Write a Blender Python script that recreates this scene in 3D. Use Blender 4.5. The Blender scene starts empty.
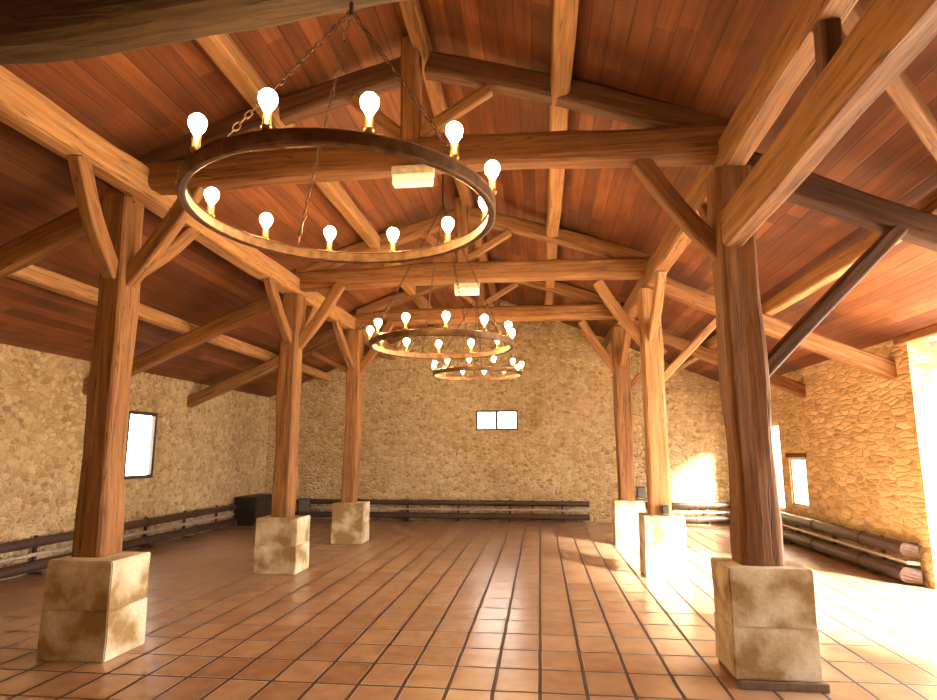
import bpy, bmesh, math, random
from mathutils import Vector, Matrix, noise
random.seed(7)
scene = bpy.context.scene
COL = scene.collection

# ------------------------------------------------------------------ camera
F_PX, VPX, VPY = 610.0, 540.0, 452.0
yv = Vector(((VPX-468.5)/F_PX, (VPY-350.0)/F_PX, 1.0)).normalized()
up = Vector((0, -yv.z, yv.y)).normalized()
xv = yv.cross(up)
R = Matrix((xv, yv, up))                       # camera (x right, y down, z forward) -> world
right, down, fwd = R @ Vector((1,0,0)), R @ Vector((0,1,0)), R @ Vector((0,0,1))
cam_data = bpy.data.cameras.new('camera')
cam = bpy.data.objects.new('camera', cam_data); COL.objects.link(cam)
cam_data.sensor_fit = 'HORIZONTAL'; cam_data.sensor_width = 36.0
cam_data.lens = F_PX/937.0*36.0
cam_data.clip_start = 0.05
M = Matrix((right, -down, -fwd)).transposed().to_4x4()
M.translation = Vector((0, 0, 1.6))
cam.matrix_world = M
scene.camera = cam

# ------------------------------------------------------------------ light and exposure
scene.view_settings.view_transform = 'Standard'
scene.view_settings.look = 'None'
scene.view_settings.gamma = 1.0
scene.view_settings.use_curve_mapping = False
scene.view_settings.exposure = 0.0
SKY, SUN, BULB = 24.0, 92.0, 250.0
world = bpy.data.worlds.new('sky'); scene.world = world
world.use_nodes = True
bg = world.node_tree.nodes['Background']
bg.inputs['Color'].default_value = (1.0, 0.93, 0.84, 1)
bg.inputs['Strength'].default_value = SKY
sl = bpy.data.lights.new('sun', 'SUN'); sl.energy = SUN; sl.angle = math.radians(11); sl.color = (1.0, 0.88, 0.70)
so = bpy.data.objects.new('sun', sl); COL.objects.link(so)
sd = Vector((-0.62*math.cos(math.radians(22)), 0.78*math.cos(math.radians(22)), -math.sin(math.radians(22))))
so.rotation_euler = sd.to_track_quat('-Z', 'Y').to_euler()
so.location = (12, -8, 8)
# ------------------------------------------------------------------ materials
class NT:
    def __init__(s, name):
        s.m = bpy.data.materials.new(name); s.m.use_nodes = True
        s.t = s.m.node_tree; s.b = s.t.nodes['Principled BSDF']
    def n(s, kind, **kw):
        nd = s.t.nodes.new(kind)
        for k, v in kw.items():
            if k in nd.inputs: 
                if hasattr(v, 'is_output'): s.t.links.new(v, nd.inputs[k])
                else: nd.inputs[k].default_value = v
            else: setattr(nd, k, v)
        return nd
    def link(s, a, b): s.t.links.new(a, b)
    def ramp(s, fac, stops, interp='LINEAR'):
        r = s.t.nodes.new('ShaderNodeValToRGB'); r.color_ramp.interpolation = interp
        el = r.color_ramp.elements
        while len(el) < len(stops): el.new(0.5)
        for e, (p, c) in zip(el, stops):
            e.position = p; e.color = (*c, 1) if len(c) == 3 else c
        s.link(fac, r.inputs['Fac']); return r.outputs['Color']
    def mix(s, fac, a, b, mode='MIX'):
        x = s.t.nodes.new('ShaderNodeMix'); x.data_type = 'RGBA'; x.blend_type = mode
        for sock, v in ((x.inputs[0], fac), (x.inputs[6], a), (x.inputs[7], b)):
            if hasattr(v, 'is_output'): s.link(v, sock)
            elif isinstance(v, (int, float)): sock.default_value = v
            else: sock.default_value = (*v, 1)
        return x.outputs[2]
    def math(s, op, a, b=0.0):
        x = s.t.nodes.new('ShaderNodeMath'); x.operation = op
        for i, v in enumerate((a, b)):
            if hasattr(v, 'is_output'): s.link(v, x.inputs[i])
            else: x.inputs[i].default_value = v
        return x.outputs[0]
    def coords(s, scale=(1,1,1), out='Object'):
        tc = s.t.nodes.new('ShaderNodeTexCoord'); mp = s.t.nodes.new('ShaderNodeMapping')
        mp.inputs['Scale'].default_value = scale
        s.link(tc.outputs[out], mp.inputs['Vector']); return mp.outputs['Vector']
    def bump(s, h, strength=0.4, dist=0.02):
        b = s.t.nodes.new('ShaderNodeBump'); b.inputs['Strength'].default_value = strength
        b.inputs['Distance'].default_value = dist
        s.link(h, b.inputs['Height']); s.link(b.outputs['Normal'], s.b.inputs['Normal'])
    def color(s, c):
        if hasattr(c, 'is_output'): s.link(c, s.b.inputs['Base Color'])
        else: s.b.inputs['Base Color'].default_value = (*c, 1)
    def rough(s, r): 
        if hasattr(r, 'is_output'): s.link(r, s.b.inputs['Roughness'])
        else: s.b.inputs['Roughness'].default_value = r

def mat_wood(name, dark, mid, light, bright=1.0):
    k = NT(name)
    oi = k.n('ShaderNodeObjectInfo')
    v = k.coords((1,1,1))
    off = k.n('ShaderNodeVectorMath', operation='ADD'); k.link(v, off.inputs[0])
    cmb = k.n('ShaderNodeCombineXYZ'); rr = k.math('MULTIPLY', oi.outputs['Random'], 37.0)
    for i in range(3): k.link(rr, cmb.inputs[i])
    k.link(cmb.outputs[0], off.inputs[1])
    def st(sc):
        m_ = k.n('ShaderNodeMapping'); m_.inputs['Scale'].default_value = sc; k.link(off.outputs[0], m_.inputs['Vector']); return m_.outputs['Vector']
    g = k.n('ShaderNodeTexNoise', Scale=1.0, Detail=7.0, Roughness=0.62); k.link(st((26,26,1.6)), g.inputs['Vector'])
    big = k.n('ShaderNodeTexNoise', Scale=1.0, Detail=3.0); k.link(st((5,5,1.1)), big.inputs['Vector'])
    crack = k.n('ShaderNodeTexNoise', Scale=1.0, Detail=2.0); k.link(st((16,16,.55)), crack.inputs['Vector'])
    c = k.ramp(g.outputs['Fac'], [(0.3, dark), (0.5, mid), (0.72, light)])
    c = k.mix(k.math('MULTIPLY', big.outputs['Fac'], 0.55), c, mid, 'MIX')
    cr = k.ramp(crack.outputs['Fac'], [(0.485, (1,1,1)), (0.5, (0.25,0.2,0.16)), (0.515, (1,1,1))])
    c = k.mix(0.8, c, cr, 'MULTIPLY')
    tint = k.ramp(oi.outputs['Random'], [(0, (0.82,0.80,0.78)), (1, (1.08,1.06,1.02))])
    c = k.mix(1.0, c, tint, 'MULTIPLY')
    k.color(c); k.rough(0.72)
    h = k.math('ADD', g.outputs['Fac'], k.math('MULTIPLY', k.n('ShaderNodeRGBToBW', Color=cr).outputs[0], 0.8))
    k.bump(h, 0.5, 0.012)
    return k.m
WOOD = mat_wood('oak_timber', (0.11,0.044,0.013), (0.275,0.122,0.035), (0.43,0.22,0.08))
WOOD_BROWN = mat_wood('brown_oak_timber', (0.08,0.028,0.008), (0.20,0.079,0.021), (0.31,0.14,0.045))
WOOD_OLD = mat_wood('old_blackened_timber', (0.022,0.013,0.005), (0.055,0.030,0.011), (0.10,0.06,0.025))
WOOD_DARK = mat_wood('dark_oak_timber', (0.045,0.018,0.008), (0.11,0.045,0.017), (0.19,0.085,0.033))
WOOD_PALE = mat_wood('pale_oak_timber', (0.22,0.10,0.032), (0.41,0.205,0.072), (0.56,0.33,0.14))

def mat_stone(name, flat=1.0, light=1.0):
    k = NT(name)
    v = k.coords((1,1,1))
    wn = k.n('ShaderNodeTexNoise', Scale=2.5, Detail=3.0); k.link(v, wn.inputs['Vector'])
    sub = k.n('ShaderNodeVectorMath', operation='SUBTRACT'); k.link(wn.outputs['Color'], sub.inputs[0]); sub.inputs[1].default_value = (.5,.5,.5)
    scl = k.n('ShaderNodeVectorMath', operation='SCALE'); k.link(sub.outputs[0], scl.inputs[0]); scl.inputs['Scale'].default_value = 0.22 if flat == 1 else 0.07
    add = k.n('ShaderNodeVectorMath', operation='ADD'); k.link(v, add.inputs[0]); k.link(scl.outputs[0], add.inputs[1])
    mp = k.n('ShaderNodeMapping'); mp.inputs['Scale'].default_value = (9.0, 9.0, 13.0) if flat == 1 else (3.6, 3.6, 13.0); k.link(add.outputs[0], mp.inputs['Vector'])
    vc = k.n('ShaderNodeTexVoronoi', feature='F1', Scale=1.0); k.link(mp.outputs[0], vc.inputs['Vector'])
    ve = k.n('ShaderNodeTexVoronoi', feature='DISTANCE_TO_EDGE', Scale=1.0); k.link(mp.outputs[0], ve.inputs['Vector'])
    sep = k.n('ShaderNodeSeparateColor'); k.link(vc.outputs['Color'], sep.inputs[0])
    L = light
    cell = k.ramp(sep.outputs[0], [(0.0, (0.40*L,0.25*L,0.11*L)), (0.25, (0.54*L,0.37*L,0.175*L)), (0.55, (0.66*L,0.48*L,0.25*L)), (0.8,(0.76*L,0.59*L,0.34*L)), (1.0, (0.48*L,0.32*L,0.15*L))])
    fine = k.n('ShaderNodeTexNoise', Scale=30.0, Detail=5.0, Roughness=0.7); k.link(v, fine.inputs['Vector'])
    fc = k.ramp(fine.outputs['Fac'], [(0.3, (0.62,0.58,0.52)), (0.6, (1.05,1.04,1.0))])
    cell = k.mix(0.8, cell, fc, 'MULTIPLY')
    big = k.n('ShaderNodeTexNoise', Scale=0.8, Detail=3.0); k.link(v, big.inputs['Vector'])
    mort = k.ramp(ve.outputs['Distance'], [(0.03, (1,1,1)), (0.16, (0,0,0))])
    pale = k.ramp(big.outputs['Fac'], [(0.35, (0.56*L,0.39*L,0.19*L)), (0.65, (0.74*L,0.57*L,0.33*L))])
    c = k.mix(k.n('ShaderNodeRGBToBW', Color=mort).outputs[0], cell, pale)
    # dark chinks between some stones
    ch = k.n('ShaderNodeTexNoise', Scale=7.0, Detail=2.0); k.link(add.outputs[0], ch.inputs['Vector'])
    gap = k.math('MULTIPLY', k.n('ShaderNodeRGBToBW', Color=k.ramp(ve.outputs['Distance'], [(0.0,(1,1,1)),(0.05,(0,0,0))])).outputs[0],
                 k.n('ShaderNodeRGBToBW', Color=k.ramp(ch.outputs['Fac'], [(0.45,(0,0,0)),(0.55,(1,1,1))])).outputs[0])
    c = k.mix(k.math('MULTIPLY', gap, 0.8), c, (0.12,0.07,0.03))
    k.color(c); k.rough(0.92)
    h = k.math('ADD', k.math('MINIMUM', ve.outputs['Distance'], 0.25), k.math('MULTIPLY', fine.outputs['Fac'], 0.10))
    k.bump(h, 0.9 if flat == 1 else 0.5, 0.10)
    return k.m
STONE = mat_stone('rubble_stone')
STONE_FLAT = mat_stone('coursed_flat_stone', 1.6, 1.25)

def mat_plinth():
    k = NT('limestone_block')
    oi = k.n('ShaderNodeObjectInfo')
    v = k.coords((1,1,1))
    add = k.n('ShaderNodeVectorMath', operation='ADD'); k.link(v, add.inputs[0])
    cmb = k.n('ShaderNodeCombineXYZ'); rr = k.math('MULTIPLY', oi.outputs['Random'], 21.0)
    for i in range(3): k.link(rr, cmb.inputs[i])
    k.link(cmb.outputs[0], add.inputs[1])
    a = k.n('ShaderNodeTexNoise', Scale=3.2, Detail=4.0); k.link(add.outputs[0], a.inputs['Vector'])
    f = k.n('ShaderNodeTexNoise', Scale=40.0, Detail=5.0, Roughness=.7); k.link(add.outputs[0], f.inputs['Vector'])
    c = k.ramp(a.outputs['Fac'], [(0.38, (0.34,0.22,0.09)), (0.48, (0.56,0.45,0.28)), (0.62, (0.76,0.68,0.52))])
    c = k.mix(0.6, c, k.ramp(f.outputs['Fac'], [(0.3,(0.7,0.68,0.64)),(0.65,(1.05,1.05,1.03))]), 'MULTIPLY')
    k.color(c); k.rough(0.9); k.bump(f.outputs['Fac'], 0.35, 0.02)
    return k.m
LIMESTONE = mat_plinth()

def mat_floor():
    k = NT('terracotta_tiles')
    TX, TY = 0.315, 0.445
    v = k.coords((1,1,1))
    sp = k.n('ShaderNodeSeparateXYZ', Vector=v)
    wn = k.n('ShaderNodeTexNoise', Scale=3.0, Detail=2.0); k.link(v, wn.inputs['Vector'])
    wob = k.math('MULTIPLY', k.math('SUBTRACT', wn.outputs['Fac'], 0.5), 0.016)
    ux = k.math('DIVIDE', k.math('ADD', k.math('ADD', sp.outputs[0], 40*TX+0.345), wob), TX)
    uy = k.math('DIVIDE', k.math('ADD', k.math('ADD', sp.outputs[1], 40*TY-0.90), wob), TY)
    def edge(u, t):   # distance to the joint in metres
        fr = k.math('FRACT', u)
        return k.math('MULTIPLY', k.math('MINIMUM', fr, k.math('SUBTRACT', 1.0, fr)), t)
    ex, ey = edge(ux, TX), edge(uy, TY)
    jx = k.n('ShaderNodeRGBToBW', Color=k.ramp(ex, [(0.012,(1,1,1)),(0.018,(0,0,0))])).outputs[0]
    jy = k.n('ShaderNodeRGBToBW', Color=k.ramp(ey, [(0.012,(1,1,1)),(0.018,(0,0,0))])).outputs[0]
    joint = k.math('MAXIMUM', jx, k.math('MULTIPLY', jy, 0.95))
    idv = k.n('ShaderNodeCombineXYZ'); k.link(k.math('FLOOR', ux), idv.inputs[0]); k.link(k.math('FLOOR', uy), idv.inputs[1])
    wh = k.n('ShaderNodeTexWhiteNoise', noise_dimensions='3D'); k.link(idv.outputs[0], wh.inputs['Vector'])
    tile = k.ramp(wh.outputs['Value'], [(0,(0.38,0.225,0.135)),(0.5,(0.43,0.265,0.162)),(1,(0.48,0.305,0.19))])
    n = k.n('ShaderNodeTexNoise', Scale=5.0, Detail=2.0, Roughness=.5); k.link(v, n.inputs['Vector'])
    tile = k.mix(0.7, tile, k.ramp(n.outputs['Fac'], [(0.3,(0.82,0.78,0.75)),(0.65,(1.08,1.07,1.05))]), 'MULTIPLY')
    c = k.mix(joint, tile, (0.05,0.02,0.01))
    k.color(c)
    rg = k.math('ADD', 0.26, k.math('MULTIPLY', joint, 0.4))
    k.rough(rg)
    k.b.inputs['Specular IOR Level'].default_value = 0.75
    return k.m
FLOOR = mat_floor()

def mat_boards():
    k = NT('roof_boards')
    v = k.coords((1,1,1))
    sp = k.n('ShaderNodeSeparateXYZ', Vector=v)
    W = 0.145
    u = k.math('DIVIDE', k.math('ADD', sp.outputs[0], 50*W), W)
    row = k.math('FLOOR', u)
    fr = k.math('FRACT', u)
    e = k.math('MULTIPLY', k.math('MINIMUM', fr, k.math('SUBTRACT', 1.0, fr)), W)
    rnd = k.n('ShaderNodeTexWhiteNoise', noise_dimensions='1D'); k.link(row, rnd.inputs['W'])
    seg = k.math('FLOOR', k.math('DIVIDE', k.math('ADD', sp.outputs[1], k.math('MULTIPLY', rnd.outputs['Value'], 9.0)), 2.3))
    idv = k.n('ShaderNodeCombineXYZ'); k.link(row, idv.inputs[0]); k.link(seg, idv.inputs[1])
    wh = k.n('ShaderNodeTexWhiteNoise', noise_dimensions='3D'); k.link(idv.outputs[0], wh.inputs['Vector'])
    c = k.ramp(wh.outputs['Value'], [(0,(0.15,0.044,0.011)),(0.5,(0.20,0.064,0.016)),(0.85,(0.26,0.09,0.024)),(1,(0.30,0.115,0.036))])
    mp = k.n('ShaderNodeMapping'); mp.inputs['Scale'].default_value = (22,1.3,22); k.link(v, mp.inputs['Vector'])
    g = k.n('ShaderNodeTexNoise', Scale=1.0, Detail=6.0, Roughness=.6); k.link(mp.outputs[0], g.inputs['Vector'])
    c = k.mix(0.85, c, k.ramp(g.outputs['Fac'], [(0.3,(0.55,0.48,0.44)),(0.68,(1.18,1.12,1.05))]), 'MULTIPLY')
    big = k.n('ShaderNodeTexNoise', Scale=0.9, Detail=3.0); k.link(v, big.inputs['Vector'])
    c = k.mix(0.6, c, k.ramp(big.outputs['Fac'], [(0.36,(0.45,0.40,0.36)),(0.6,(1.15,1.12,1.08))]), 'MULTIPLY')
    gap = k.n('ShaderNodeRGBToBW', Color=k.ramp(e, [(0.003,(1,1,1)),(0.008,(0,0,0))])).outputs[0]
    c = k.mix(k.math('MULTIPLY', gap, .5), c, (0.05,0.015,0.007))
    k.color(c); k.rough(0.7)
    k.bump(k.math('SUBTRACT', k.math('MULTIPLY', g.outputs['Fac'], .3), gap), 0.4, 0.015)
    return k.m
BOARDS = mat_boards()

def mat_plain(name, col, rough=0.5, metal=0.0, noise_amt=0.25, scale=18):
    k = NT(name)
    n = k.n('ShaderNodeTexNoise', Scale=scale, Detail=4.0); k.link(k.coords(), n.inputs['Vector'])
    lo = tuple(c*(1-noise_amt) for c in col); hi = tuple(min(1, c*(1+noise_amt)) for c in col)
    k.color(k.ramp(n.outputs['Fac'], [(0.3, lo), (0.7, hi)])); k.rough(rough)
    k.b.inputs['Metallic'].default_value = metal
    return k.m
IRON = mat_plain('rusty_iron_hoop', (0.20,0.11,0.055), 0.45, 0.55, 0.4)
CHAIN = mat_plain('dark_chain', (0.09,0.05,0.03), 0.5, 0.6)
PIPE = mat_plain('dark_brown_pipe', (0.075,0.045,0.035), 0.45, 0.2)
PIPE_PALE = mat_plain('pale_pipe', (0.55,0.46,0.40), 0.4, 0.3)
BLACK = mat_plain('black_housing', (0.02,0.02,0.018), 0.5)
FRAME = mat_plain('grey_window_frame', (0.05,0.04,0.038), 0.5)
FRAME_WHITE = mat_plain('painted_sill', (0.62,0.55,0.47), 0.6)
BRASS = mat_plain('brass_holder', (0.45,0.28,0.10), 0.4, 0.7)
HOUSING = mat_plain('cream_housing', (0.75,0.66,0.48), 0.5)
GROUND = mat_plain('pale_gravel', (0.55,0.50,0.43), 0.95, 0, 0.2, 6)
DARK_STONE = mat_plain('dark_base_stone', (0.16,0.10,0.06), 0.8)
def mat_emit(name, col, s):
    k = NT(name); k.color((0.9,0.8,0.6))
    n = k.n('ShaderNodeTexNoise', Scale=6.0); k.link(k.coords(), n.inputs['Vector'])
    k.link(k.ramp(n.outputs['Fac'], [(0.2, tuple(c*.93 for c in col)), (0.8, col)]), k.b.inputs['Emission Color'])
    k.b.inputs['Emission Strength'].default_value = s
    return k.m
GLOW = mat_emit('glowing_bulb', (1.0, 0.61, 0.25), BULB)
PANEL = mat_emit('lit_diffuser', (1.0, 0.80, 0.45), 0.8)
def mat_glass():
    k = NT('window_glass')
    k.color((1,1,1)); k.rough(0.0)
    k.t.nodes.remove(k.b)
    tr = k.n('ShaderNodeBsdfTransparent'); gl = k.n('ShaderNodeBsdfGlossy', Roughness=0.02)
    mx = k.n('ShaderNodeMixShader'); mx.inputs[0].default_value = 0.05
    k.link(tr.outputs[0], mx.inputs[1]); k.link(gl.outputs[0], mx.inputs[2])
    k.link(mx.outputs[0], k.t.nodes['Material Output'].inputs['Surface'])
    return k.m
GLASS = mat_glass()

# ------------------------------------------------------------------ helpers
def link(o, parent=None):
    COL.objects.link(o)
    if parent: o.parent = parent
    return o
def world_of(o):
    m = o.matrix_basis.copy()
    while o.parent: o = o.parent; m = o.matrix_basis @ m
    return m
def obj(name, bm, mat, parent=None, at=None, smooth=False):
    """link a bmesh as one mesh object; 'at' is its world matrix (verts are local to it)"""
    me = bpy.data.meshes.new(name)
    bmesh.ops.recalc_face_normals(bm, faces=bm.faces)
    bm.to_mesh(me); bm.free()
    if smooth:
        for p in me.polygons: p.use_smooth = True
    me.materials.append(mat)
    o = bpy.data.objects.new(name, me); link(o, parent)
    w = at if at is not None else Matrix.Identity(4)
    o.matrix_basis = (world_of(parent).inverted() @ w) if parent else w
    return o
def empty(name, loc):
    o = bpy.data.objects.new(name, None); link(o); o.location = loc; o.empty_display_size = .2
    return o
def tag(o, label=None, cat=None, group=None, kind=None):
    if label: o['label'] = label
    if cat: o['category'] = cat
    if group: o['group'] = group
    if kind: o['kind'] = kind
    return o
def T(x, y, z): return Matrix.Translation((x, y, z))
def add_box(bm, lo, hi, bevel=0.0, seg=2):
    lo, hi = Vector(lo), Vector(hi)
    m = T(*((lo+hi)/2)) @ Matrix.Diagonal((*(hi-lo), 1))
    r = bmesh.ops.create_cube(bm, size=1.0, matrix=m)
    if bevel:
        es = list({e for v in r['verts'] for e in v.link_edges})
        bmesh.ops.bevel(bm, geom=es, offset=bevel, segments=seg, affect='EDGES', profile=.6)
def add_tube(bm, pts, r, n=10, cap=True):
    pts = [Vector(p) for p in pts]; rings = []
    for i, p in enumerate(pts):
        d = (pts[min(i+1, len(pts)-1)]-pts[max(i-1, 0)]).normalized()
        a = d.orthogonal().normalized() if i == 0 else (pa - d*pa.dot(d)).normalized()
        pa = a; b = d.cross(a)
        rr = r[i] if isinstance(r, (list, tuple)) else r
        rings.append([bm.verts.new(p+(a*math.cos(2*math.pi*k/n)+b*math.sin(2*math.pi*k/n))*rr) for k in range(n)])
    for A, B in zip(rings, rings[1:]):
        for k in range(n): bm.faces.new((A[k], A[(k+1) % n], B[(k+1) % n], B[k]))
    if cap: bm.faces.new(rings[0][::-1]); bm.faces.new(rings[-1])
def add_lathe(bm, prof, n=14, m=Matrix.Identity(4)):
    rings = []
    for r, z in prof:
        if r < 1e-5: rings.append([bm.verts.new(m @ Vector((0,0,z)))])
        else: rings.append([bm.verts.new(m @ Vector((r*math.cos(2*math.pi*k/n), r*math.sin(2*math.pi*k/n), z))) for k in range(n)])
    for A, B in zip(rings, rings[1:]):
        for k in range(n):
            a = [A[k % len(A)], A[(k+1) % len(A)], B[(k+1) % len(B)], B[k % len(B)]]
            u = []
            for q in a:
                if q not in u: u.append(q)
            if len(u) > 2: bm.faces.new(u)
_seed = [0]
def timber(name, p0, p1, w, h, mat, parent=None, upv=(0,0,1), camber=0.0, taper=0.0, rough=0.014, bulge=None, chamfer=0.16, sway=0.0):
    """hand-hewn timber from p0 to p1: local z runs along the grain, w across, h along upv"""
    p0, p1 = Vector(p0), Vector(p1); ax = p1-p0; L = ax.length; z = ax.normalized()
    u = Vector(upv); y = (u - z*u.dot(z)).normalized(); x = y.cross(z)
    m = Matrix((x, y, z)).transposed().to_4x4(); m.translation = p0
    _seed[0] += 1; sd = Vector((_seed[0]*3.7, _seed[0]*1.3, _seed[0]*5.1))
    bm = bmesh.new(); n = max(6, int(L/0.16)); rings = []
    c = chamfer
    sec = []
    for sx, sy in ((1,1), (-1,1), (-1,-1), (1,-1)):
        a = [(sx*.5, sy*(.5-c)), (sx*(.5-c*.35), sy*(.5-c*.35)), (sx*(.5-c), sy*.5)]
        if sx*sy < 0: a.reverse()
        sec += a
        # mid of the following face
        sec.append(((0, .5), (-.5, 0), (0, -.5), (.5, 0))[len(sec)//4])
    for i in range(n+1):
        t = i/n; s = 1 - taper*t
        if bulge: s *= bulge(t)
        ox = sway*math.sin(math.pi*t) + rough*1.2*noise.noise(sd+Vector((t*L*.7, 0, 0)))
        oy = camber*math.sin(math.pi*t) + rough*1.2*noise.noise(sd+Vector((0, t*L*.7, 9)))
        ring = []
        for (a, b) in sec:
            k = 1 + rough*6*noise.noise(sd+Vector((a*2, b*2, t*L*1.4))) + rough*2*noise.noise(sd+Vector((a*6, b*6, t*L*5)))
            ring.append(bm.verts.new((a*w*s*k+ox, b*h*s*k+oy, t*L)))
        rings.append(ring)
    q = len(sec)
    for A, B in zip(rings, rings[1:]):
        for k in range(q): bm.faces.new((A[k], A[(k+1) % q], B[(k+1) % q], B[k]))
    bm.faces.new(rings[0][::-1]); bm.faces.new(rings[-1])
    return obj(name, bm, mat, parent, m)

# ------------------------------------------------------------------ shell
XL, XR, YB, YF = -6.8, 4.6, 14.8, -3.5
CX0 = -1.0
RZ, RS = 5.40, 0.42
def roof(x): return RZ - RS*abs(x-CX0)
TH = 0.5
bm = bmesh.new(); add_box(bm, (XL-TH, YF-TH, -0.2), (XR+TH, YB+TH, 0.0))
tag(obj('floor', bm, FLOOR), 'terracotta tiled floor with dark joints', kind='structure')
bm = bmesh.new(); add_box(bm, (-60, -60, -0.5), (60, 60, -0.22))
tag(obj('ground', bm, GROUND), 'pale gravel ground outside the barn', kind='structure')

def wall(name, mat, axis, lo, hi, u0, u1, top, holes, label):
    """wall slab; axis 'x' is a wall of constant x (u runs along y). top(u) gives its height; holes = (u0,u1,z0,z1)"""
    us = sorted({u0, u1, *(v for h in holes for v in h[:2]), *((CX0,) if axis == 'y' and u0 < CX0 < u1 else ())})
    zs = sorted({0.0, *(v for h in holes for v in h[2:])})
    bm = bmesh.new()
    def P(u, d, z): return Vector((d, u, z)) if axis == 'x' else Vector((u, d, z))
    for a, b in zip(us, us[1:]):
        mid = (a+b)/2
        lim = zs + [None]
        for za, zb in zip(lim, lim[1:]):
            ta, tb = (za, za), ((zb, zb) if zb is not None else (top(a), top(b)))
            zm = (za + (zb if zb is not None else za+.1))/2
            if any(h[0] < mid < h[1] and h[2] < zm < h[3] for h in holes): continue
            v = [bm.verts.new(P(u, d, z)) for d in (lo, hi) for u, z in ((a, ta[0]), (b, ta[1]), (b, tb[1]), (a, tb[0]))]
            for f in ((0,1,2,3), (4,5,6,7), (0,1,5,4), (1,2,6,5), (2,3,7,6), (3,0,4,7)): bm.faces.new([v[i] for i in f])
    bmesh.ops.remove_doubles(bm, verts=bm.verts, dist=1e-4)
    # drop the inner faces shared by neighbouring cells
    seen = {}
    for f in list(bm.faces):
        seen.setdefault(tuple(sorted(v.index for v in f.verts)) if False else frozenset(f.verts), []).append(f)
    bmesh.ops.delete(bm, geom=[f for fs in seen.values() if len(fs) > 1 for f in fs], context='FACES_ONLY')
    return tag(obj(name, bm, mat), label, kind='structure')
W_LEFT = (9.50, 10.29, 1.15, 2.29)
D_RIGHT = (3.2, 8.12, 0.0, 2.95)
W_TALL = (12.52, 13.9, 0.5, 2.15)  # hidden width added behind the post, enlarging the sun patch on the far wall
W_LOW = (11.45, 12.15, 0.64, 1.50)
W_BACK = (-1.54, -0.52, 2.12, 2.60)
wall('wall_left', STONE, 'x', XL-.13, XL, YF-TH, YB+TH, lambda u: roof(XL)+.02, [W_LEFT], 'left rubble stone wall')
wall('wall_right', STONE_FLAT, 'x', XR, XR+.26, YF-TH, YB+TH, lambda u: roof(XR)+.02, [D_RIGHT, W_TALL, W_LOW], 'right flat coursed stone wall')
wall('wall_back', STONE, 'y', YB, YB+TH, XL, XR, lambda u: roof(u), [W_BACK], 'far rubble stone gable wall')
wall('wall_front', STONE, 'y', YF-TH, YF, XL, XR, lambda u: roof(u), [], 'stone gable wall behind the viewer')
bm = bmesh.new()
for s, xe in ((-1, XL-TH-.3), (1, XR+TH+.3)):
    v = []
    for dz in (0.0, 0.10):
        for y in (YF-TH-.3, YB+TH+.3):
            v += [bm.verts.new((CX0, y, roof(CX0)+dz)), bm.verts.new((xe, y, roof(xe)+dz))]
    for f in ((0,1,3,2), (4,5,7,6), (0,1,5,4), (2,3,7,6), (1,3,7,5)): bm.faces.new([v[i] for i in f])
tag(obj('ceiling', bm, BOARDS), 'reddish boarded roof underside', kind='structure')

def window(n, axis, d, u0, u1, z0, z1, mull, label, fr=0.045, mat=FRAME):
    root = empty('window_%d' % n, (d, (u0+u1)/2, z0) if axis == 'x' else ((u0+u1)/2, d, z0))
    tag(root, label, kind='structure')
    def bx(b, ua, ub, za, zb, t):
        if axis == 'x': add_box(b, (d-t, ua, za), (d+t, ub, zb), .004)
        else: add_box(b, (ua, d-t, za), (ub, d+t, zb), .004)
    b = bmesh.new()
    bx(b, u0, u0+fr, z0, z1, .03); bx(b, u1-fr, u1, z0, z1, .03)
    bx(b, u0+fr, u1-fr, z0, z0+fr, .03); bx(b, u0+fr, u1-fr, z1-fr, z1, .03)
    for q in mull: bx(b, q-.034, q+.034, z0+fr, z1-fr, .026)
    obj('window_frame', b, mat, root)
    edges = [u0+fr-.005] + list(mull) + [u1-fr+.005]
    for a, c in zip(edges, edges[1:]):
        b = bmesh.new(); bx(b, a, c, z0+fr-.005, z1-fr+.005, .004); obj('pane', b, GLASS, root)
    return root
window(1, 'x', XL-.04, *W_LEFT, [], 'tall single-paned window with dark frame in left wall', fr=.06)
window(2, 'y', YB+.10, *W_BACK, [(W_BACK[0]+W_BACK[1])/2], 'small two-paned window with dark frame in far gable wall')
window(3, 'x', XR+.06, *W_TALL, [], 'tall window behind the front right post, widened out of view for sunlight', mat=FRAME_WHITE)
window(4, 'x', XR+.06, *W_LOW, [], 'low window under a dark lintel in right wall', mat=FRAME_WHITE)
# big barn opening: oak lintel and jambs
d = empty('door_1', (XR+.25, 5.65, 0)); tag(d, 'wide barn doorway flooded with daylight in right wall', kind='structure')
timber('lintel', (XR+.10, D_RIGHT[0]-.3, 3.01), (XR+.10, D_RIGHT[1]+.25, 3.01), .24, .12, WOOD_PALE, d, rough=.008)
timber('lintel', (XR+.12-.07, W_LOW[0]-.08, W_LOW[3]+.04), (XR-.02+.07, W_LOW[1]+.08, W_LOW[3]+.04), .16, .08, WOOD_DARK, rough=.006)
tag(bpy.data.objects['lintel.001'], 'short dark timber lintel above the low window in right wall', kind='structure').name = 'trim_1'

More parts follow.
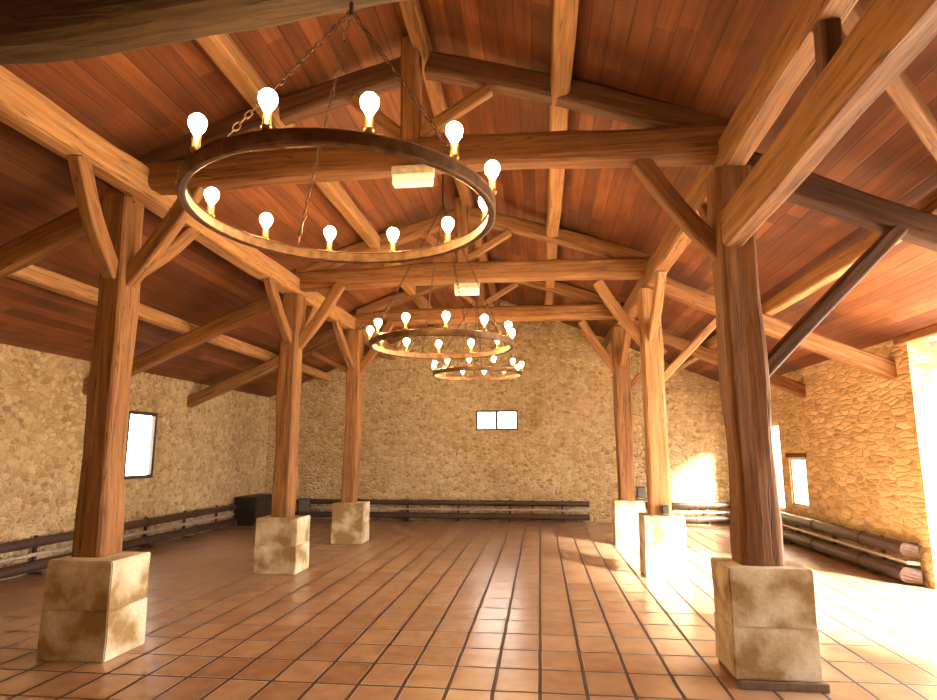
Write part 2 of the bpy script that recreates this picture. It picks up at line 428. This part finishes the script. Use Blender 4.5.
# ------------------------------------------------------------------ stone plinths
def plinth(x0, x1, y0, y1, z, label, base=False, split=.5):
    root = empty('stone_plinth', ((x0+x1)/2, (y0+y1)/2, 0))
    tag(root, label, 'plinth', 'stone plinths under the oak posts')
    zs = .055 if base else 0
    if base:
        b = bmesh.new(); add_box(b, (x0+.02, y0-.03, 0), (x1+.03, y1+.02, .055), .008)
        tag(obj('base_slab', b, DARK_STONE, root), 'dark slab at the foot')
    cuts = [zs, z*split, z]
    for i, (a, c) in enumerate(zip(cuts, cuts[1:])):
        b = bmesh.new(); g = .003*i
        add_box(b, (x0+g, y0+g, a), (x1-g, y1-g, c-.002), 0)
        bmesh.ops.subdivide_edges(b, edges=b.edges[:], cuts=6, use_grid_fill=True)
        for v in b.verts:
            v.co += Vector((noise.noise(v.co*3), noise.noise(v.co*3+Vector((3,9,1))), 0))*.010
        es = [e for e in b.edges if len(e.link_faces) == 2 and e.calc_face_angle(0) > .8]
        bmesh.ops.bevel(b, geom=es, offset=.008, segments=2, affect='EDGES')
        ctr = Vector(((x0+x1)/2, (y0+y1)/2, a))
        bmesh.ops.translate(b, verts=b.verts, vec=-ctr)
        obj('stone_block', b, LIMESTONE, root, T(*ctr))
    return root
plinth(-3.93, -3.36, 4.66, 5.15, .75, 'large two-course limestone plinth under the front left post')
plinth(-3.83, -3.25, 8.12, 8.62, .72, 'pale limestone plinth under the second post on the left')
plinth(-3.71, -3.15, 10.85, 11.35, .70, 'small far limestone plinth under the third post on the left')
plinth(1.31, 1.88, 4.70, 5.18, .79, 'large ochre limestone plinth with dark foot under the front right post', base=True)
plinth(1.33, 1.86, 8.44, 8.92, .78, 'sunlit limestone plinth under the second post on the right')
plinth(1.28, 1.81, 11.22, 11.68, .76, 'far limestone plinth under the third post on the right')

# ------------------------------------------------------------------ posts with their braces
PX = {'L1': (-3.73, 4.95, .75), 'L2': (-3.56, 8.38, .72), 'L3': (-3.46, 11.1, .70),
      'R1': (1.59, 4.95, .79), 'R2': (1.58, 8.68, .78), 'R3': (1.52, 11.42, .76)}
PLX = {'L': -3.57, 'R': 1.60}
def post(key, w, dpt, label, bulge=None, mat=WOOD, braces=('t', 'f', 'b'), strut=None, bz=3.12, lean=0.0):
    x, y, z = PX[key]; s = 1 if key[0] == 'L' else -1
    root = timber('oak_post', (x, y, z-.002), (x+lean, y, 3.875), w, dpt, mat, upv=(0,1,0), rough=.022, bulge=bulge, chamfer=.13)
    tag(root, label, 'post', 'oak posts of the barn frame')
    px = PLX[key[0]]
    xt = x+lean*.7
    if 't' in braces:
        o = timber('brace', (xt+s*w*.3, y, bz-.02), (xt+s*(w*.3+.62), y, 4.02), .12, .15, mat, root, upv=(s,0,-1), camber=.03)
    if 'f' in braces:
        timber('brace', (xt, y-dpt*.3, bz+.05), (px, y-.85, 3.93), .12, .15, mat, root, upv=(0,-1,-1), camber=.05)
    if 'b' in braces:
        timber('brace', (xt, y+dpt*.3, bz+.05), (px, y+.80, 3.93), .12, .14, mat, root, upv=(0,1,-1), camber=.04)
    if strut:
        za, dx, zb = strut
        timber('strut', (xt-s*w*.3, y, za), (xt-s*dx, y, zb), .11, .15, WOOD_DARK if key == 'R1' else mat, root, upv=(0,1,0))
    return root
foot = lambda a: (lambda t: 1 + a*math.exp(-((t-.02)/.16)**2) - .06*math.exp(-((t-.3)/.1)**2))
post('L1', .25, .27, 'front left oak post on a tall stone plinth, knobbly and swollen at the foot', foot(.10), lean=-.05)
post('L2', .27, .27, 'straight oak post second from the front on the left side', foot(.05))
post('L3', .26, .26, 'slim far oak post on the left side, third from the front', strut=(3.1, .8, 3.48))
post('R1', .29, .28, 'thick dark oak post at front right with a long dark strut', foot(.02), WOOD_BROWN, braces=('t', 'b'), strut=(2.14, 1.25, 3.34), bz=3.2)
post('R2', .28, .26, 'oak post second from the front on the right, behind the thick one', foot(.03), WOOD_PALE, strut=(2.55, .9, 3.4))
post('R3', .28, .28, 'farthest oak post on the right, beside the gable wall', strut=(2.7, .8, 3.45))

# ------------------------------------------------------------------ trusses
def aisle_z(a): return 3.36 - .44*(a-4.0)
def truss(Y, xl, xr, label, dark=False, thick=.28, pr_mat=WOOD, strut=True):
    root = empty('roof_truss', (CX0, Y, 4.0)); tag(root, label, 'roof truss', 'oak roof trusses')
    timber('tie_beam', (xl-.16, Y, 4.10), (xr+.16, Y, 4.13), .24, thick, WOOD_BROWN if dark else WOOD, root, camber=.05, rough=.022, chamfer=.2)
    timber('king_post', (CX0-.08, Y, 4.24), (CX0-.10, Y, 5.30), .17, .17, WOOD, root, upv=(0,1,0))
    for s, xe in ((-1, xl), (1, xr)):
        timber('principal_rafter', (xe, Y+.02, 4.24), (CX0+s*.06, Y+.02, 5.06), .18, .21, pr_mat, root, camber=.03)
        if strut:
            timber('strut', (CX0-.08+s*.07, Y, 4.36), (CX0+s*.62, Y, 4.76), .09, .10, WOOD_PALE, root)
        xw = XL if s < 0 else XR
        ae = abs(xw-CX0)+.03; a0 = abs(xe-CX0)-.02
        timber('aisle_beam', (CX0+s*a0, Y, aisle_z(a0)), (CX0+s*ae, Y, aisle_z(ae)), .18, .22, WOOD if not (dark and s > 0) else WOOD_DARK, root, camber=-.02, rough=.018)
    return root
truss(4.95, -3.69, 1.585, 'nearest roof truss, crooked tie beam and king post behind the largest chandelier', dark=True, pr_mat=WOOD_DARK)
truss(8.50, -3.56, 1.58, 'second roof truss, its straight tie beam behind and below the first')
truss(11.25, -3.46, 1.52, 'farthest roof truss in front of the far gable wall')

# ------------------------------------------------------------------ longitudinal timbers
YE = YB-.01
for sx, side in ((-3.61, 'left'), (1.60, 'right')):
    p = timber('arcade_plate', (sx, -1.5, 4.02), (sx, YE, 4.02), .25 if sx < 0 else .20, .27, WOOD_PALE if side == 'left' else WOOD, rough=.02)
    tag(p, 'long plate beam over the %s row of posts' % side, 'beam', 'plates over the posts')
for x, hgt, lab in ((-2.38, .19, 'upper roof purlin left of the king posts, running to the far gable'),
                    (.24, .19, 'upper roof purlin right of the king posts, running to the far gable')):
    z = roof(x) - hgt/2 - .06
    tag(timber('purlin', (x, -1.5, z), (x, YE, z), .17, hgt, WOOD_PALE, rough=.014), lab, 'purlin', 'roof purlins')
for x, lab in ((-5.28, 'low roof purlin over the left aisle'), (3.12, 'low sunlit roof purlin over the right aisle')):
    z = roof(x) - .155
    tag(timber('purlin', (x, -1.5, z), (x, YE, z), .16, .18, WOOD_PALE, rough=.014), lab, 'purlin', 'roof purlins')
tag(timber('ridge_beam', (CX0, -1.5, 5.25), (CX0, YE, 5.25), .15, .17, WOOD), 'ridge beam at the top of the boarded roof', 'beam')
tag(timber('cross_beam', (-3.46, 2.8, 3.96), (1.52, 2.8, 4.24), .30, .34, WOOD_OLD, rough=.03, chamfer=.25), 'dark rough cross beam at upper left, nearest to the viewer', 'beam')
low = timber('raised_beam', (1.55, 4.82, 3.34), (1.55, -1.4, 3.50), .17, .30, WOOD, rough=.014, taper=-.1)
tag(low, 'big pale squared beam rising from the front right post to the upper right corner', 'beam')
tag(timber('upright_strut', (1.60, 3.22, 3.52), (1.60, 3.20, 3.89), .11, .12, WOOD_DARK, upv=(0,1,0)), 'short dark upright strut on top of the big pale beam', 'strut')
tag(timber('wind_brace', (1.68, 3.2, 4.0), (3.43, 4.84, 3.36), .10, .12, WOOD), 'slanting brace seen behind the big pale beam, over the right aisle', 'brace')

# ------------------------------------------------------------------ chandeliers
def chandelier(x, y, z, apex, n, label, ridge=None, phase=0.0, RR=.77, skip=()):
    root = empty('chandelier', (x, y, z)); tag(root, label, 'chandelier', 'wheel chandeliers on the nave axis')
    C0 = T(x, y, z)
    b = bmesh.new(); N = 72; q = []
    RB, RR = RR, RR-.022
    for i in range(N):
        a = 2*math.pi*i/N
        q.append([b.verts.new((r*math.cos(a), r*math.sin(a), zz)) for r, zz in ((RR-.014, -.028), (RR+.014, -.028), (RR+.014, .028), (RR-.014, .028))])
    for i in range(N):
        A, B = q[i], q[(i+1) % N]
        for k in range(4): b.faces.new((A[k], A[(k+1) % 4], B[(k+1) % 4], B[k]))
    obj('hoop', b, IRON, root, C0)
    for zz in (-.028, .028):                      # raised rims of the hoop
        b = bmesh.new(); pts = [(RR*math.cos(2*math.pi*i/N), RR*math.sin(2*math.pi*i/N), zz) for i in range(N)]
        rings = []
        for i in range(N):
            a = 2*math.pi*i/N; dv = Vector((math.cos(a), math.sin(a), 0))
            rings.append([b.verts.new(Vector(pts[i])+dv*.020*math.cos(t)+Vector((0,0,.007*math.sin(t)))) for t in (0, 1.05, 2.09, 3.14, 4.19, 5.24)])
        for i in range(N):
            A, B = rings[i], rings[(i+1) % N]
            for k in range(6): b.faces.new((A[k], A[(k+1) % 6], B[(k+1) % 6], B[k]))
        obj('rim', b, IRON, root, C0)
    for i in range(12):
        a = math.radians(phase+30*i); c = T(x+RB*math.cos(a)-.01*math.cos(a), y+RB*math.sin(a)-.01*math.sin(a), z)
        if i == 0:
            b = bmesh.new(); add_lathe(b, [(0,.030), (.020,.030), (.022,.045), (.017,.05), (.017,.103), (.012,.105), (0,.105)], 10)
            h0 = obj('lamp_holder', b, BRASS, root, c, True)
            b = bmesh.new(); add_lathe(b, [(0,.100), (.014,.104), (.019,.118), (.032,.138), (.037,.158), (.034,.177), (.021,.192), (0,.198)], 14)
            g0 = obj('bulb', b, GLOW, h0, c, True)
        else:
            h1 = h0.copy(); COL.objects.link(h1); h1.parent = root; h1.matrix_basis = world_of(root).inverted() @ c
            if i in skip: continue
            g1 = g0.copy(); COL.objects.link(g1); g1.parent = h1; g1.matrix_basis = Matrix.Identity(4)
    for i in range(n):
        a = math.radians(phase+15+360*i/n)
        p0 = Vector((x+RR*math.cos(a), y+RR*math.sin(a), z+.045)); p1 = Vector((x, y, apex))
        L = (p1-p0).length; dz = (p1-p0).normalized(); b = bmesh.new()
        k = int(L/.05); s1 = dz.orthogonal().normalized(); s2 = dz.cross(s1)
        for j in range(k):
            cpt = p0 + dz*(j+.5)*L/k; s = s1 if j % 2 else s2
            pts = [cpt + dz*(.03*math.cos(t)) + s*(.011*math.sin(t)) for t in [2*math.pi*u/8 for u in range(9)]]
            add_tube(b, pts, .0035, 4, False)
        obj('chain', b, CHAIN, root)
    b = bmesh.new(); add_tube(b, [(x, y, apex-.03), (x, y, ridge or apex+.04)], .012, 8); obj('hook', b, CHAIN, root)
    return root
chandelier(-.955, 2.82, 2.79, 3.92, 3, 'largest wheel chandelier, nearest, glowing bulbs around an iron hoop', phase=-5, ridge=3.97, RR=.765, skip=(7,))
chandelier(-1.02, 6.34, 2.72, 4.3, 4, 'middle-sized wheel chandelier hanging between the first and second trusses', phase=12, ridge=5.18)
chandelier(-1.04, 10.3, 2.91, 4.3, 4, 'smallest, farthest wheel chandelier in front of the far gable wall', phase=-4, ridge=5.18)

# ------------------------------------------------------------------ light boxes on the tie beams
for (x, y, z, lab) in ((-1.03, 4.80, 3.90, 'cream light box under the nearest tie beam, seen inside the largest hoop'),
                       (-.985, 8.34, 3.86, 'cream light box under the second tie beam')):
    r = empty('light_box', (x, y, z)); tag(r, lab, 'lamp', 'light boxes under the tie beams')
    b = bmesh.new(); add_box(b, (x-.18, y-.05, z+.02), (x+.18, y+.05, z+.10), .008); obj('housing', b, HOUSING, r)
    b = bmesh.new(); add_box(b, (x-.17, y-.06, z-.065), (x+.17, y+.045, z+.02), .012); obj('diffuser', b, PANEL, r)

# ------------------------------------------------------------------ heating pipes along the walls
def pipes(a, b_, inward, label, nb, big=1.0, end=False):
    a, b_, inward = Vector(a), Vector(b_), Vector(inward)
    r = empty('heating_pipes', a); tag(r, label, 'heating pipes')
    for zz, rad, off, m, nm in ((.42, .062*big, .12, PIPE, 'pipe'), (.265, .024, .12, PIPE_PALE, 'return_pipe'), (.12, .07*big, .14, PIPE, 'pipe')):
        q = bmesh.new(); pts = [a+inward*off+Vector((0,0,zz)), b_+inward*off+Vector((0,0,zz))]
        if end: pts.append(pts[-1] + Vector((.0,-.06,0)) - inward*(off-.02))
        add_tube(q, pts, rad, 14)
        if m is PIPE:                                     # coupling collars along the run
            d_ = (b_-a).normalized(); L = (b_-a).length
            for k in range(1, int(L/1.5)+1):
                c = pts[0] + d_*min(L-.1, k*1.5); add_tube(q, [c-d_*.04, c+d_*.04], rad+.012, 14)
        o = obj(nm, q, m, r, smooth=False)
        if m is PIPE_PALE: tag(o, 'thin pale pipe')
    d_ = (b_-a)
    for k in range(nb):
        c = a + d_*((k+.5)/nb); s = d_.normalized()*.02
        q = bmesh.new()
        p = c+inward*.0; e = c+inward*.20
        lo = Vector([min(p[i]-abs(s[i]), e[i]-abs(s[i])) for i in range(3)]); hi = Vector([max(p[i]+abs(s[i]), e[i]+abs(s[i])) for i in range(3)])
        lo.z, hi.z = 0.0, .035
        add_box(q, lo, hi)
        p2 = c+inward*.045; w_ = inward*.02
        lo = Vector([min(p2[i]-abs(s[i])-abs(w_[i]), 1e9) for i in range(3)]); hi = Vector([p2[i]+abs(s[i])+abs(w_[i]) for i in range(3)])
        lo.z, hi.z = .03, .50; add_box(q, lo, hi)
        obj('bracket', q, PIPE, r)
    return r
pipes((XL+.03, 2.5, 0), (XL+.03, 13.0, 0), (1,0,0), 'dark heating pipes running low along the left wall', 9)
pipes((-6.2, YB-.03, 0), (1.1, YB-.03, 0), (0,-1,0), 'dark heating pipes running low along the far gable wall', 6)
pipes((2.0, YB-.03, 0), (4.3, YB-.03, 0), (0,-1,0), 'short heating pipes low on the far wall, right corner', 2)
pipes((XR-.03, 13.9, 0), (XR-.03, 8.35, 0), (-1,0,0), 'thick brown heating pipes low on the right wall by the doorway', 4, 1.35, True)

# dark heater in the far left corner
r = empty('heater_cabinet', (-6.45, 13.7, 0)); tag(r, 'bulky dark heater cabinet on the floor in the far left corner', 'heater')
b = bmesh.new(); add_box(b, (-6.74, 13.15, .06), (-6.22, 14.35, .62), .03); obj('body', b, BLACK, r)
b = bmesh.new()
for k in range(9): add_box(b, (-6.225, 13.22+k*.125, .12), (-6.205, 13.30+k*.125, .55), .004)
obj('grille', b, PIPE, r)
for yy in (13.25, 14.25):
    b = bmesh.new(); add_box(b, (-6.68, yy-.03, 0), (-6.28, yy+.03, .065), .004); obj('foot', b, PIPE, r)

# floodlights standing on the plinths
def floodlight(x, y, z, s, label, rot=0.0):
    r = empty('floodlight', (x, y, z)); tag(r, label, 'floodlight', 'small floodlights on the plinths')
    m = T(x, y, z) @ Matrix.Rotation(rot, 4, 'Z')
    b = bmesh.new(); add_box(b, (-.05*s, -.04*s, 0), (.05*s, .04*s, .015*s), .003)
    add_box(b, (-.085*s, -.012*s, .012*s), (-.075*s, .012*s, .16*s)); add_box(b, (.075*s, -.012*s, .012*s), (.085*s, .012*s, .16*s)); add_box(b, (-.085*s, -.012*s, .008*s), (.085*s, .012*s, .018*s))
    obj('bracket', b, BLACK, r, m)
    b = bmesh.new(); add_box(b, (-.074*s, -.05*s, .05*s), (.074*s, .05*s, .24*s), .012*s)
    for k in range(5): add_box(b, (-.06*s+k*.03*s-.004*s, .05*s, .07*s), (-.06*s+k*.03*s+.004*s, .075*s, .22*s))
    obj('housing', b, BLACK, r, m)
    b = bmesh.new(); add_box(b, (-.06*s, -.056*s, .07*s), (.06*s, -.049*s, .22*s)); obj('lens', b, FRAME, r, m)
floodlight(-3.325, 8.52, .716, 1.0, 'small dark floodlight beside the second post on the left', .3)
floodlight(1.765, 11.34, .756, 1.0, 'small dark floodlight beside the farthest post on the right', 0)
floodlight(1.62, 8.485, .776, .55, 'tiny dark floodlight at the foot of the second post on the right', 0)
